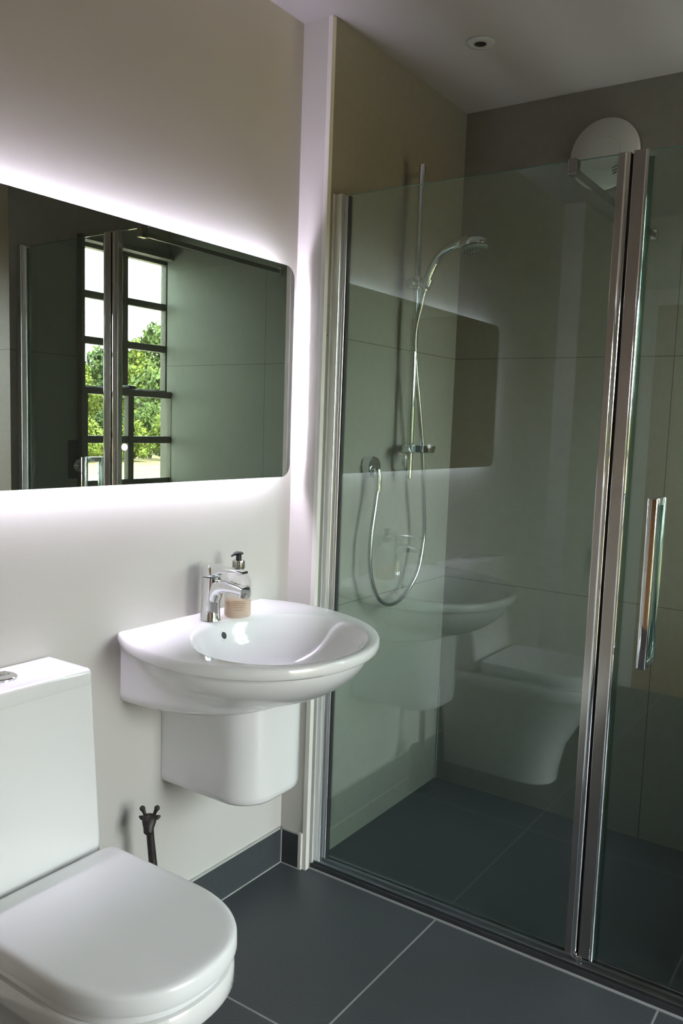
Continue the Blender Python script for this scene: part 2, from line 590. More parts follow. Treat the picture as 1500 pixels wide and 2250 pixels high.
tilt = lambda x, y: 0.016 - 0.040 * x                   # the rim falls a little towards the front
def under(s_b, s_hw, dp, es):
    def f(t):
        e = ray_ell(t, 0.196, 0.290 * s_b, 0.292 * s_b, 2.05) if s_b > 0.02 else 0.0
        s = ray_box(t, s_hw, dp, es)
        return (max(e, 0.001) ** 45 + s ** 45) ** (1 / 45)
    return f
rings = []
Zr = 0.822 - NZ
def bowl_floor(sc):
    return lambda t: None
# outside, from the bottom up
for k in range(15):
    u = k / 14
    z = 0.666 + (0.790 - 0.666) * u
    tt = 1 - u
    sb = (1 - tt ** 1.8) ** 0.60 if tt < 1 else 0.0
    sb = 0.30 + 0.70 * sb
    slab_hw = 0.260
    dp = 0.325
    es = 2.5 + 3.0 * u
    if k == 0:
        slab_hw, dp, sb = 0.252, 0.312, 0.28
    elif k == 1:
        slab_hw, dp = 0.257, 0.320
    rings.append(ring(under(sb, slab_hw, dp, es), z - NZ))
rings.append(ring(lambda t: rim_r(t, 0.985), 0.793 - NZ, tilt))
rings.append(ring(lambda t: rim_r(t, 0.998), 0.798 - NZ, tilt))
rings.append(ring(lambda t: rim_r(t, 1.0), 0.808 - NZ, tilt))
rings.append(ring(lambda t: rim_r(t, 0.997), 0.817 - NZ, tilt))
rings.append(ring(lambda t: rim_r(t, 0.985), 0.8215 - NZ, tilt))
rings.append(ring(lambda t: rim_r(t, 0.97), 0.822 - NZ, tilt))
b = nb()
vs = loft(b, rings, True, False, True)
top = vs[-1]
# bowl: full rings around the bowl centre, bridged to the rim outline
BCX, BCY = 0.282, 0.0
def bowl_ring(ax, ay, cx, z, e=2.0, n=NA + NBK - 1, fz=tilt):
    out = []
    for i in range(n):
        # the angular sampling follows the rim's own vertices as seen from the bowl centre
        v = top[i].co
        a = math.atan2(v.y - 0, v.x - BCX)
        c, s = math.cos(a), math.sin(a)
        r = ((abs(c) / ax) ** e + (abs(s) / ay) ** e) ** (-1 / e)
        out.append(Vector((cx + r * c, r * s, z + (fz(cx + r * c, r * s) if fz else 0))))
    return out
bowl = [(0.203, 0.248, 0.282, 0.8215), (0.198, 0.243, 0.282, 0.819), (0.190, 0.234, 0.281, 0.811), (0.178, 0.218, 0.279, 0.790),
        (0.162, 0.196, 0.275, 0.765), (0.138, 0.166, 0.268, 0.740), (0.106, 0.128, 0.262, 0.720), (0.066, 0.080, 0.256, 0.706), (0.024, 0.026, 0.252, 0.700)]
prev = top
for ax, ay, cx, z in bowl:
    r = [b.verts.new(p) for p in bowl_ring(ax, ay, cx, z - NZ)]
    for i in range(len(top)):
        j = (i + 1) % len(top)
        b.faces.new((prev[i], prev[j], r[j], r[i]))
    prev = r
b.faces.new(prev)
link('bowl', b, M['ceramic'], ws, True, 50)
# overflow
b = nb(); lathe(b, [(0.0095, 0), (0.0135, 0.0), (0.0135, 0.003), (0.0095, 0.003), (0.0095, 0.0)], (0.1030, -0.012, 0.7985 - NZ), (0.91, 0.0, 0.41), 28)
ov = link('overflow_ring', b, M['ceramic'], ws)
b = nb(); lathe(b, [(0.0, 0.0008), (0.0096, 0.0008), (0.0096, 0.0018), (0.0, 0.0018)], (0.1030, -0.012, 0.7985 - NZ), (0.91, 0.0, 0.41), 28)
link('overflow_hole', b, M['dark'], ov)
b = nb(); lathe(b, [(0.0, 0), (0.022, 0.0), (0.023, 0.003), (0.018, 0.005), (0.0, 0.0045)], (0.252, 0.0, 0.706 - NZ), (0, 0, 1), 28)
link('waste', b, M['chrome'], ws)
# half pedestal
def ped(hw, fx, r, z):
    pts = [(0.001, -hw), ]
    for i in range(9):
        a = math.radians(-90 + 90 * i / 8)
        pts.append((fx - r + r * math.cos(a), -hw + r + r * math.sin(a)))
    for i in range(9):
        a = math.radians(90 * i / 8)
        pts.append((fx - r + r * math.cos(a), hw - r + r * math.sin(a)))
    pts.append((0.001, hw))
    return [Vector((x, y, z)) for x, y in pts]
b = nb()
loft(b, [ped(0.112, 0.286, 0.078, 0.419 - NZ), ped(0.119, 0.293, 0.081, 0.421 - NZ), ped(0.123, 0.297, 0.083, 0.427 - NZ), ped(0.124, 0.298, 0.085, 0.44 - NZ), ped(0.126, 0.297, 0.085, 0.68 - NZ)])
link('half_pedestal', b, M['ceramic'], ws, True, 40)

# ------------------------------------------------------------------ mixer tap on the basin deck
TX, TY, TZ = 0.062, 1.568, 0.8365
tp = thing('mixer_tap', (TX, TY, TZ), 'chrome single-lever mixer tap on the back of the washbasin', 'tap')
def sq(cx, z, hx, hy, r, tz=0.0):
    return [Vector((x, y, z + tz * (x - cx))) for x, y in rrect(cx, 0, hx, hy, r, 5)]
b = nb()
loft(b, [sq(0.002, 0.0, 0.0265, 0.0255, 0.024), sq(0.002, 0.004, 0.0255, 0.0245, 0.023), sq(0.002, 0.03, 0.0235, 0.0230, 0.0215), sq(0.003, 0.07, 0.0230, 0.0225, 0.020), sq(0.004, 0.1125, 0.0235, 0.0225, 0.019)])
link('body', b, M['chrome'], tp, True, 40)
b = nb()
P = [(0.006, 0, 0.060), (0.020, 0, 0.082), (0.042, 0, 0.0925), (0.075, 0, 0.0935), (0.118, 0, 0.090)]
pp = catmull(P, 6)
rings = []
for i, p in enumerate(pp):
    f = i / (len(pp) - 1)
    hz_ = 0.0235 * (1 - f) + 0.0105 * f
    hw_ = 0.0205 * (1 - f) + 0.0165 * f
    a = pp[max(0, i - 1)]; c = pp[min(len(pp) - 1, i + 1)]
    t = (c - a).normalized(); up = Vector((-t.z, 0, t.x))
    rings.append([p + Vector((0, 1, 0)) * sgn(math.cos(2 * PI * k / 24), 0.75) * hw_ + up * sgn(math.sin(2 * PI * k / 24), 0.75) * hz_ for k in range(24)])
loft(b, rings)
link('spout', b, M['chrome'], tp, True, 45)
b = nb(); lathe(b, [(0.0, 0), (0.0105, 0), (0.0115, 0.002), (0.0115, 0.012), (0.0, 0.012)], (0.107, 0, 0.073), (0.05, 0, 1), 24)
link('aerator', b, M['chromed'], tp)
b = nb()
loft(b, [sq(0.004, 0.1145, 0.0235, 0.0225, 0.019, 0.06), sq(0.004, 0.117, 0.0245, 0.0235, 0.020, 0.06), sq(0.003, 0.136, 0.0245, 0.0235, 0.020, 0.03), sq(0.003, 0.143, 0.0225, 0.0215, 0.019, 0.02), sq(0.003, 0.1455, 0.016, 0.015, 0.013, 0.0)])
rings = []
for x, hw_, z0, z1 in ((0.0, 0.020, 0.118, 0.1455), (0.028, 0.0195, 0.121, 0.1440), (0.045, 0.018, 0.1275, 0.1430), (0.075, 0.0160, 0.1300, 0.1420), (0.110, 0.0140, 0.1315, 0.1412), (0.116, 0.011, 0.134, 0.140)):
    rings.append([Vector((x, y, z)) for y, z in rrect(0, (z0 + z1) / 2, hw_, (z1 - z0) / 2, min((z1 - z0) / 2.05, 0.004), 3)])
loft(b, rings)
link('lever', b, M['chrome'], tp, True, 40)

# ------------------------------------------------------------------ soap dispenser
SX, SY, SZ = 0.080, 1.655, 0.8345
sp = thing('soap_dispenser', (SX, SY, SZ), 'clear pump bottle with a little peach soap behind the tap', 'soap bottle')
b = nb(); lathe(b, [(0.0, 0), (0.033, 0.0), (0.0355, 0.004), (0.0358, 0.085), (0.034, 0.098), (0.027, 0.112), (0.016, 0.120), (0.0125, 0.123), (0.0125, 0.130), (0.0, 0.130)], (0, 0, 0), n=48)
link('bottle', b, M['bottle'], sp, True, 50)
b = nb(); lathe(b, [(0.0, 0.003), (0.031, 0.003), (0.0338, 0.007), (0.0338, 0.043), (0.0, 0.043)], (0, 0, 0), n=40)
link('soap', b, M['liquid'], sp)
b = nb(); lathe(b, [(0.0, 0.126), (0.0150, 0.126), (0.0155, 0.128), (0.0155, 0.147), (0.0148, 0.149), (0.0, 0.149)], (0, 0, 0), n=32)
for i in range(22):
    a = 2 * PI * i / 22
    lathe(b, [(0.0, 0), (0.0012, 0.0), (0.0012, 0.018), (0.0, 0.018)], (0.0155 * math.cos(a), 0.0155 * math.sin(a), 0.1285), n=6)
link('collar', b, M['chromed'], sp)
b = nb(); lathe(b, [(0.0, 0.149), (0.0075, 0.149), (0.0075, 0.164), (0.0, 0.164)], (0, 0, 0), n=20)
dv = Vector((-0.36, -0.93, 0))
nv = Vector((dv.y, -dv.x, 0))
rings = []
for f, hw_, zc, hh in ((-0.011, 0.006, 0.1665, 0.0022), (-0.006, 0.009, 0.1680, 0.0038), (0.004, 0.0095, 0.1685, 0.0040), (0.013, 0.006, 0.1655, 0.0032), (0.021, 0.0035, 0.1610, 0.0022)):
    rings.append([dv * f + nv * y + Vector((0, 0, z)) for y, z in rrect(0, zc, hw_, hh, hh * 0.9, 3)])
loft(b, rings)
link('pump_head', b, M['black'], sp)
# print on the bottle: dotted disc above, five short lines below
def on_bottle(a, z, r=0.0361):
    return Vector((r * math.cos(a), r * math.sin(a), z))
A0 = math.atan2(-1.6, 1.45) + 0.22
b = nb()
for rr in (0.006, 0.009, 0.012, 0.015, 0.018):
    nn = int(rr * 2000)
    for i in range(nn):
        a = 2 * PI * i / nn
        u_, v_ = rr * math.cos(a), rr * math.sin(a)
        s_ = 0.0009 + 0.0004 * (math.cos(a - 0.3) > 0)
        c = on_bottle(A0 + 0.40 + u_ / 0.0361, 0.068 + v_)
        rad = Vector((c.x, c.y, 0)).normalized()
        lathe(b, [(0.0, 0), (s_, 0), (s_, 0.0002), (0, 0.0002)], c, rad, 6)
link('emblem_print', b, M['ink'], sp, False)
b = nb()
random.seed(4)
for k, (z, wd) in enumerate(((0.0445, 0.036), (0.0390, 0.030), (0.0335, 0.034), (0.0280, 0.031), (0.0205, 0.026))):
    x = -wd / 2
    while x < wd / 2:
        L = random.uniform(0.002, 0.0048)
        q = [on_bottle(A0 - 0.12 + (x + t_) / 0.0361, z + s_) for t_, s_ in ((0, 0), (L, 0), (L, 0.0016), (0, 0.0016))]
        b.faces.new([b.verts.new(p) for p in q])
        x += L + 0.0010
link('text_print', b, M['inkb'], sp, False)

# ------------------------------------------------------------------ toilet
TCY = 0.955
tl = thing('toilet', (0, TCY, FZ), 'white close-coupled toilet with its lid closed beside the washbasin', 'toilet')
def o2(z):
    return z - FZ
# cistern: leans forward towards the bottom
def cis(z, fx, hw, r, back=0.004):
    pts = [(back, -hw)]
    for i in range(7):
        a = math.radians(-90 + 90 * i / 6)
        pts.append((fx - r + r * math.cos(a), -hw + r + r * math.sin(a)))
    for i in range(7):
        a = math.radians(90 * i / 6)
        pts.append((fx - r + r * math.cos(a), hw - r + r * math.sin(a)))
    pts.append((back, hw))
    return [Vector((x, y, o2(z))) for x, y in pts]
b = nb()
loft(b, [cis(0.405, 0.180, 0.158, 0.02), cis(0.425, 0.192, 0.163, 0.018), cis(0.47, 0.188, 0.165, 0.016), cis(0.79, 0.1450, 0.1755, 0.014)])
link('cistern', b, M['ceramic'], tl, True, 40)
b = nb()
loft(b, [cis(0.7902, 0.1449, 0.1754, 0.014), cis(0.7908, 0.1451, 0.1756, 0.014), cis(0.812, 0.1425, 0.177, 0.014), cis(0.8172, 0.1410, 0.1757, 0.014), cis(0.8200, 0.138, 0.173, 0.014), cis(0.8212, 0.132, 0.167, 0.014)])
cl = link('cistern_lid', b, M['ceramic'], tl, True, 50)
b = nb()
lathe(b, [(0.0, 0), (0.0315, 0), (0.0315, 0.004), (0.029, 0.006), (0.0, 0.006)], (0.062, 0.012, o2(0.8208)), n=36)
fb = link('flush_button', b, M['chrome'], tl)
b = nb(); box(b, 0.044, 0.061, -0.010, 0.034, o2(0.8262), o2(0.8285), 0.001)
link('half_flush_plate', b, M['chromed'], fb)
# lid, seat, bowl: D-shaped outlines
def dsh(z, back, front, hw, e=2.3, cx=0.44, n=40, rb=0.02):
    pts = []
    a = front - cx
    for i in range(n + 1):
        t = -PI / 2 + PI * i / n
        pts.append((cx + a * sgn(math.cos(t), 2 / e), hw * sgn(math.sin(t), 2 / e)))
    for i in range(6):
        t = math.radians(90 + 90 * i / 5)
        pts.append((back + rb + rb * math.cos(t), hw - rb + rb * math.sin(t)))
    for i in range(6):
        t = math.radians(180 + 90 * i / 5)
        pts.append((back + rb + rb * math.cos(t), -hw + rb + rb * math.sin(t)))
    return [Vector((x, y, o2(z))) for x, y in pts]
b = nb()
loft(b, [dsh(0.4195, 0.206, 0.640, 0.170), dsh(0.4200, 0.204, 0.6455, 0.1735), dsh(0.426, 0.203, 0.6475, 0.1745), dsh(0.448, 0.204, 0.6468, 0.1740), dsh(0.4525, 0.2055, 0.6450, 0.1725), dsh(0.4555, 0.208, 0.6415, 0.1695), dsh(0.4570, 0.212, 0.636, 0.165), dsh(0.4575, 0.22, 0.625, 0.156)])
link('lid', b, M['plasticw'], tl, True, 50)
b = nb()
loft(b, [dsh(0.400, 0.208, 0.628, 0.162), dsh(0.402, 0.206, 0.6335, 0.1665), dsh(0.412, 0.206, 0.6345, 0.167), dsh(0.4185, 0.208, 0.632, 0.165)])
link('seat', b, M['plasticw'], tl, True, 50)
for s in (-1, 1):
    b = nb(); lathe(b, [(0.0, 0), (0.011, 0), (0.011, 0.03), (0.0, 0.03)], (0.202, s * 0.075, o2(0.405)), n=18)
    link('hinge', b, M['chrome'], tl)
b = nb()
loft(b, [dsh(FZ, 0.03, 0.475, 0.105, 2.4, 0.33), dsh(0.03, 0.03, 0.478, 0.108, 2.4, 0.33), dsh(0.14, 0.03, 0.505, 0.120, 2.4, 0.35), dsh(0.24, 0.03, 0.560, 0.142, 2.3, 0.38), dsh(0.31, 0.03, 0.602, 0.158, 2.3, 0.41), dsh(0.345, 0.03, 0.628, 0.1675, 2.3, 0.43), dsh(0.355, 0.03, 0.638, 0.172, 2.3, 0.44), dsh(0.362, 0.03, 0.642, 0.1735), dsh(0.390, 0.03, 0.642, 0.1735), dsh(0.3975, 0.03, 0.638, 0.171), dsh(0.3995, 0.04, 0.628, 0.164)])
link('pan', b, M['ceramic'], tl, True, 50)

# ------------------------------------------------------------------ toilet brush with a giraffe handle
gx, gy = 0.088, 1.342
tb = thing('toilet_brush', (gx, gy + 0.012, FZ), 'dark bronze toilet brush with a giraffe-head handle behind the toilet', 'toilet brush')
def g2(p):
    return Vector((p[0], p[1], p[2] - FZ))
b = nb(); lathe(b, [(0.0, 0), (0.046, 0), (0.048, 0.006), (0.042, 0.012), (0.038, 0.10), (0.042, 0.155), (0.036, 0.165), (0.0, 0.165)], (0, 0, 0), n=32)
link('holder', b, M['bronze'], tb)
# neck, head, horns and ears as one skinned figure; the face looks towards the room
fw = Vector((0.66, -0.75, 0)); rt = Vector((0.75, 0.66, 0))
b = nb()
NK = [rt * 0.010 + Vector((0, 0, 0.165)), rt * 0.006 + Vector((0, 0, 0.24)), rt * 0.001 + Vector((0, 0, 0.30)), rt * -0.004 + Vector((0, 0, 0.350)), rt * -0.006 + Vector((0, 0, 0.385)), rt * -0.006 + Vector((0, 0, 0.398))]
tube(b, NK, [0.0125, 0.0112, 0.0098, 0.0092, 0.0088, 0.0075], 14, 6)
link('neck', b, M['bronze'], tb, True, 60)
b = nb()
hc = rt * -0.007 + Vector((0, 0, 0.386))
# head: broad brow narrowing to a muzzle that points forward and down
axis = (fw * 0.62 + Vector((0, 0, -0.78))).normalized()
upv = (fw * 0.78 + Vector((0, 0, 0.62))).normalized()
rings = []
st = hc + Vector((0, 0, 0.018)) - fw * 0.002
for d_, a_, c_ in ((-0.006, 0.005, 0.004), (-0.003, 0.012, 0.008), (0.003, 0.0165, 0.011), (0.011, 0.0170, 0.0125), (0.020, 0.0150, 0.0125), (0.028, 0.0125, 0.011), (0.035, 0.0118, 0.0105), (0.040, 0.0105, 0.009), (0.043, 0.006, 0.005)):
    c0 = st + axis * d_ + upv * 0.004
    rings.append([c0 + rt * math.cos(2 * PI * k / 18) * a_ + upv * math.sin(2 * PI * k / 18) * c_ for k in range(18)])
loft(b, rings)
link('head', b, M['bronze'], tb, True, 60)
for s in (-1, 1):
    b = nb()
    p0 = st + rt * s * 0.0085 + Vector((0, 0, -0.002))
    tube(b, [p0, p0 + rt * s * 0.004 + Vector((0, 0, 0.011)), p0 + rt * s * 0.0075 + Vector((0, 0, 0.019)), p0 + rt * s * 0.009 + Vector((0, 0, 0.0235))], [0.0050, 0.0042, 0.0052, 0.0060], 12, 5)
    bmesh.ops.create_uvsphere(b, u_segments=14, v_segments=8, radius=0.0068, matrix=Matrix.Translation(p0 + rt * s * 0.0088 + Vector((0, 0, 0.0225))))
    link('horn', b, M['bronze'], tb, True, 60)
    b = nb()
    e0 = st + rt * s * 0.013 + Vector((0, 0, -0.004))
    tube(b, [e0, e0 + rt * s * 0.006 + Vector((0, 0, 0.001)) - fw * 0.001, e0 + rt * s * 0.0125 + Vector((0, 0, 0.0035)) - fw * 0.003], [0.0052, 0.0058, 0.0018], 10, 4)
    link('ear', b, M['bronze'], tb, True, 60)

# ------------------------------------------------------------------ shower enclosure
XP = 0.908
en = thing('shower_enclosure', (JX, YG, 0), 'chrome-framed clear glass shower enclosure with hinged door', 'shower enclosure')
def e3(bm):
    bmesh.ops.translate(bm, verts=bm.verts, vec=(-JX, -YG, 0))
    return bm
# wall channels
b = nb()
box(b, JX, JX + 0.026, YG - 0.027, YG + 0.016, 0.0, 2.0, 0.002)
box(b, JX + 0.026, JX + 0.036, YG - 0.010, YG + 0.010, 0.0, 1.997, 0.0015)
wp = link('wall_channel', e3(b), M['satin'], en, False)
b = nb(); box(b, JX + 0.036, JX + 0.0405, YG - 0.0075, YG + 0.0075, 0.012, 1.996)
link('gasket', e3(b), M['seal'], wp, False)
b = nb()
box(b, W - 0.026, W, YG - 0.027, YG + 0.016, 0.0, 2.0, 0.002)
box(b, W - 0.036, W - 0.026, YG - 0.010, YG + 0.010, 0.0, 1.997, 0.0015)
wp2 = link('wall_channel', e3(b), M['satin'], en, False)
b = nb(); box(b, W - 0.041, W - 0.036, YG - 0.006, YG + 0.006, 0.012, 1.99)
link('gasket', e3(b), M['clearseal'], wp2, False)
# glass
gt = 0.003
b = nb(); box(b, JX + 0.030, XP + 0.004, YG - gt, YG + gt, 0.014, 2.0)
gp = link('fixed_pane', e3(b), M['glass'], en, False)
b = nb(); box(b, JX + 0.036, XP, YG - gt, YG + gt, 2.0002, 2.0012)
link('polished_edge', e3(b), M['gedge'], gp, False)
# centre post of the fixed side: flat face, rounded bright bead
b = nb()
box(b, XP - 0.012, XP + 0.010, YG - 0.010, YG + 0.012, 0.012, 2.002, 0.0015)
po = link('centre_post', e3(b), M['chromed'], en, False)
b = nb(); lathe(b, [(0.0, 0), (0.0085, 0.0), (0.0085, 1.986), (0.0, 1.986)], (XP + 0.0105, YG - 0.004, 0.014), n=20)
link('bead', e3(b), M['chrome'], po)
b = nb(); box(b, XP + 0.014, XP + 0.026, YG - 0.002, YG + 0.012, 0.014, 1.998)
link('gasket', e3(b), M['seal'], po, False)
# door: stile, pane, clear seal strip, handle
d0 = XP + 0.0245
b = nb()
box(b, d0 + 0.031, W - 0.043, YG - gt, YG + gt, 0.030, 1.998)
dg = link('door', e3(b), M['glass'], en, False)
b = nb(); box(b, d0 + 0.034, W - 0.043, YG - gt, YG + gt, 1.9982, 1.9992)
link('polished_edge', e3(b), M['gedge'], dg, False)
b = nb(); box(b, d0, d0 + 0.030, YG - 0.012, YG + 0.012, 0.022, 2.002, 0.0015)
link('door_stile', e3(b), M['chromed'], dg, False)
b = nb(); lathe(b, [(0.0, 0), (0.0045, 0.0), (0.0045, 1.978), (0.0, 1.978)], (d0 + 0.0315, YG - 0.010, 0.022), n=16)
link('bead', e3(b), M['chrome'], dg)
b = nb(); box(b, d0 + 0.031, d0 + 0.046, YG - 0.0065, YG - 0.0035, 0.026, 1.985)
link('seal_strip', e3(b), M['clearseal'], dg, False)
b = nb()
hx = 1.040
for yy in (YG - 0.046, YG + 0.030):
    box(b, hx - 0.011, hx + 0.011, yy, yy + 0.016, 0.801, 1.206, 0.003, 3)
for zz in (0.801, 1.188):
    box(b, hx - 0.010, hx + 0.010, YG - 0.032, YG + 0.032, zz, zz + 0.018, 0.002)
link('handle', e3(b), M['chrome'], dg, True, 40)
b = nb(); box(b, d0 - 0.006, d0 + 0.010, YG - 0.016, YG + 0.010, 0.010, 0.024, 0.003)
box(b, d0 - 0.012, d0 - 0.003, YG - 0.018, YG + 0.004, 0.014, 0.032, 0.003)
link('pivot', e3(b), M['chrome'], dg)
# floor rail
b = nb()
box(b, JX + 0.001, W - 0.001, YG - 0.028, YG + 0.016, 0.0, 0.010, 0.0015)
box(b, JX + 0.001, W - 0.001, YG - 0.012, YG - 0.004, 0.010, 0.018, 0.001)
box(b, JX + 0.001, W - 0.001, YG + 0.006, YG + 0.013, 0.010, 0.018, 0.001)
fr = link('floor_rail', e3(b), M['rail'], en, False)
b = nb(); box(b, JX + 0.001, W - 0.001, YG - 0.0385, YG - 0.0285, FZ + 0.0005, 0.002)
link('gasket', e3(b), M['seal'], fr, False)
# support bar from the glass to the back wall
b = nb(); box(b, 0.783, 0.791, YG + 0.008, D - 0.016, 1.973, 1.989, 0.001)
sb = link('support_bar', e3(b), M['clamp'], en, False)
b = nb(); box(b, 0.777, 0.798, YG - 0.012, YG + 0.020, 1.968, 2.005, 0.002)
link('glass_clamp', e3(b), M['clamp'], sb, False)
b = nb(); box(b, 0.778, 0.797, D - 0.024, D - 0.001, 1.966, 1.995, 0.002)
link('wall_clamp', e3(b), M['chrome'], sb, False)

# ------------------------------------------------------------------ shower rail set
XR, YRr = JX + 0.055, 2.405
ra = thing('shower_rail', (XR, YRr, 1.18), 'vertical chrome shower rail with sliding holder and round soap dish', 'shower rail')
zz0 = 1.18
b = nb(); lathe(b, [(0.0, 0), (0.0095, 0), (0.0105, 0.001), (0.0105, 0.999), (0.0095, 1.0), (0.0, 1.0)], (0, 0, 0), n=24)
link('rail', b, M['chrome'], ra)
b = nb(); box(b, -0.0545, -0.004, -0.0205, 0.0165, 1.236 - zz0 - 0.030, 1.236 - zz0 + 0.030, 0.004)
link('wall_bracket', b, M['chrome'], ra)
b = nb(); lathe(b, [(0.0, 0), (0.0085, 0), (0.0085, 0.053), (0.0, 0.053)], (-0.0545, 0, 2.150 - zz0), (1, 0, 0), 20)
link('wall_bracket', b, M['chrome'], ra)
b = nb()
lathe(b, [(0.0, 0), (0.017, 0), (0.019, 0.003), (0.019, 0.037), (0.017, 0.04), (0.0, 0.04)], (0, 0, 1.790 - zz0), n=24)
lathe(b, [(0.0, 0), (0.016, 0), (0.018, 0.003), (0.018, 0.026), (0.015, 0.030), (0.0, 0.030)], (0.0, -0.012, 1.806 - zz0), (-0.3, -1, 0), 24)
tube(b, [(0.012, 0, 1.803 - zz0), (0.030, -0.004, 1.806 - zz0)], 0.013, 14, 0)
lathe(b, [(0.0, 0), (0.0155, 0), (0.0175, 0.004), (0.0185, 0.030), (0.0, 0.030)], (0.030, -0.004, 1.792 - zz0), (0.35, 0.05, 1.0), 24)
link('slider', b, M['chrome'], ra)
b = nb()
lathe(b, [(0.0, 0.0), (0.050, 0), (0.056, 0.003), (0.060, 0.022), (0.0605, 0.024), (0.0565, 0.024), (0.053, 0.008), (0.0, 0.006)], (0.024, 0.006, 1.266 - zz0), n=48)
sd = link('soap_dish', b, M['chrome'], ra)

# hand shower
hs = thing('hand_shower', (XR + 0.030, YRr - 0.004, 1.79), 'chrome hand shower with curved handle held in the rail slider', 'hand shower')
def h3(p):
    return Vector(p) - Vector((XR + 0.030, YRr - 0.004, 1.79))
b = nb()
tube(b, [h3((0.186, 2.401, 1.785)), h3((0.196, 2.402, 1.822)), h3((0.206, 2.404, 1.850)), h3((0.225, 2.404, 1.882)), h3((0.258, 2.405, 1.909)), h3((0.300, 2.405, 1.925)), h3((0.335, 2.405, 1.928))],
     [0.0095, 0.0125, 0.0130, 0.0135, 0.0145, 0.0165, 0.018], 18, 7)
link('handle', b, M['chrome'], hs, True, 60)
ax_ = Vector((-0.16, 0.0, 1.0)).normalized()
b = nb(); lathe(b, [(0.0, 0), (0.040, 0.0), (0.0455, 0.004), (0.047, 0.012), (0.0445, 0.019), (0.034, 0.026), (0.0, 0.030)], h3((0.352, 2.405, 1.906)), ax_, 40)
hd = link('shower_head', b, M['chrome'], hs, True, 40)
b = nb(); lathe(b, [(0.0, -0.0095), (0.036, -0.0085), (0.0415, -0.004), (0.043, 0.0), (0.0, 0.0)], h3((0.352, 2.405, 1.9055)), ax_, 40)
sf = link('spray_face', b, M['nozzle'], hs, True, 40)
b = nb()
for rr, nn in ((0.012, 8), (0.022, 14), (0.032, 20)):
    for i in range(nn):
        a = 2 * PI * i / nn
        c = h3((0.352, 2.405, 1.9055)) + Matrix.Rotation(math.atan2(-0.16, 1), 3, 'Y') @ Vector((rr * math.cos(a), rr * math.sin(a), -0.0112))
        lathe(b, [(0.0, 0), (0.0016, 0.0), (0.002, 0.003), (0.0, 0.003)], c, ax_, 6)
link('nozzles', b, M['dark'], sf)

# hose
ho = nb()
tube(ho, [(0.186, 2.401, 1.782), (0.178, 2.398, 1.74), (0.160, 2.40, 1.62), (0.168, 2.440, 1.40), (0.168, 2.468, 1.285), (0.165, 2.486, 1.19), (0.158, 2.522, 1.03), (0.156, 2.526, 0.955), (0.156, 2.490, 0.850), (0.156, 2.405, 0.785), (0.156, 2.315, 0.770), (0.156, 2.240, 0.806), (0.154, 2.196, 0.888), (0.152, 2.192, 0.99), (0.150, 2.214, 1.103), (0.148, 2.226, 1.150)], 0.0072, 14, 10)
hso = link('shower_hose', ho, M['hose'], None, True, 60)
tag(hso, 'ribbed chrome shower hose looping low on the side wall', 'shower hose')
# hose outlet
ou = thing('hose_outlet', (JX, 2.232, 1.22), 'round chrome hose outlet on the shower side wall', 'hose outlet')
b = nb(); lathe(b, [(0.0, 0.0005), (0.031, 0.0005), (0.034, 0.003), (0.034, 0.028), (0.031, 0.032), (0.0, 0.033)], (0, 0, 0), (1, 0, 0), 36)
link('cover', b, M['chrome'], ou)
b = nb(); lathe(b, [(0.0, 0), (0.0110, 0), (0.0115, 0.03), (0.0125, 0.033), (0.0125, 0.052), (0.0, 0.052)], (0.047, -0.005, -0.075), (-0.05, 0.03, 1), 24)
tube(b, [(0.028, 0, 0.0), (0.040, -0.002, -0.006), (0.0455, -0.003, -0.024)], 0.011, 16, 5)
link('nozzle', b, M['chrome'], ou)

# ------------------------------------------------------------------ extractor fan cover on the back wall
fn = thing('extractor_fan', (0.612, D, 2.253), 'round white extractor fan cover high on the shower back wall', 'extractor fan')
b = nb(); lathe(b, [(0.0, 0.0006), (0.085, 0.0006), (0.085, 0.010), (0.0, 0.010)], (0, 0, 0), (0, -1, 0), 48)
link('base', b, M['dark'], fn)
b = nb(); lathe(b, [(0.0, 0.010), (0.108, 0.010), (0.113, 0.012), (0.113, 0.017), (0.108, 0.0215), (0.05, 0.024), (0.0, 0.0245)], (0, 0, 0), (0, -1, 0), 72)
cv = link('cover', b, M['fan'], fn, True, 40)
b = nb()
n = 48
rings = []
for k in range(n + 1):
    a = 2 * PI * k / n
    rings.append([Vector((r * math.cos(a), y, r * math.sin(a))) for r, y in ((0.0520, -0.0237), (0.0520, -0.0246), (0.0532, -0.0245), (0.0532, -0.0237))])
loft(b, rings, False, False)
link('ring_line', b, M['fanline'], cv, False)
b = nb()
for k in range(3):
    z = -0.052 - 0.009 * k
    x = 0.030 + 0.0015 * k
    for j, (s, e) in enumerate(((0, 0.005), (0.006, 0.012), (0.013, 0.019))):
        q = [(x + s, z + s * 0.42), (x + e, z + e * 0.42), (x + e, z + e * 0.42 + 0.0026), (x + s, z + s * 0.42 + 0.0026)]
        lo_ = [Vector((px, -0.0222, pz)) for px, pz in q]
        hi_ = [Vector((px, -0.0247, pz)) for px, pz in q]
        loft(b, [lo_, hi_])
link('print', b, M['ink'], cv, False)

# ------------------------------------------------------------------ downlight
dl = thing('downlight', (0.380, 2.320, H), 'small round white recessed downlight in the shower ceiling, switched off', 'downlight')
b = nb(); lathe(b, [(0.0180, -0.0005), (0.041, -0.0005), (0.0415, -0.002), (0.039, -0.0045), (0.022, -0.0075), (0.0180, -0.006), (0.0180, -0.0005)], (0, 0, 0), (0, 0, 1), 48)
link('bezel', b, M['bezel'], dl, True, 50)
b = nb(); lathe(b, [(0.0, -0.0008), (0.0182, -0.0008), (0.0182, -0.002), (0.010, -0.0035), (0.0, -0.0038)], (0, 0, 0), (0, 0, 1), 32)
link('lens', b, M['dark'], dl)

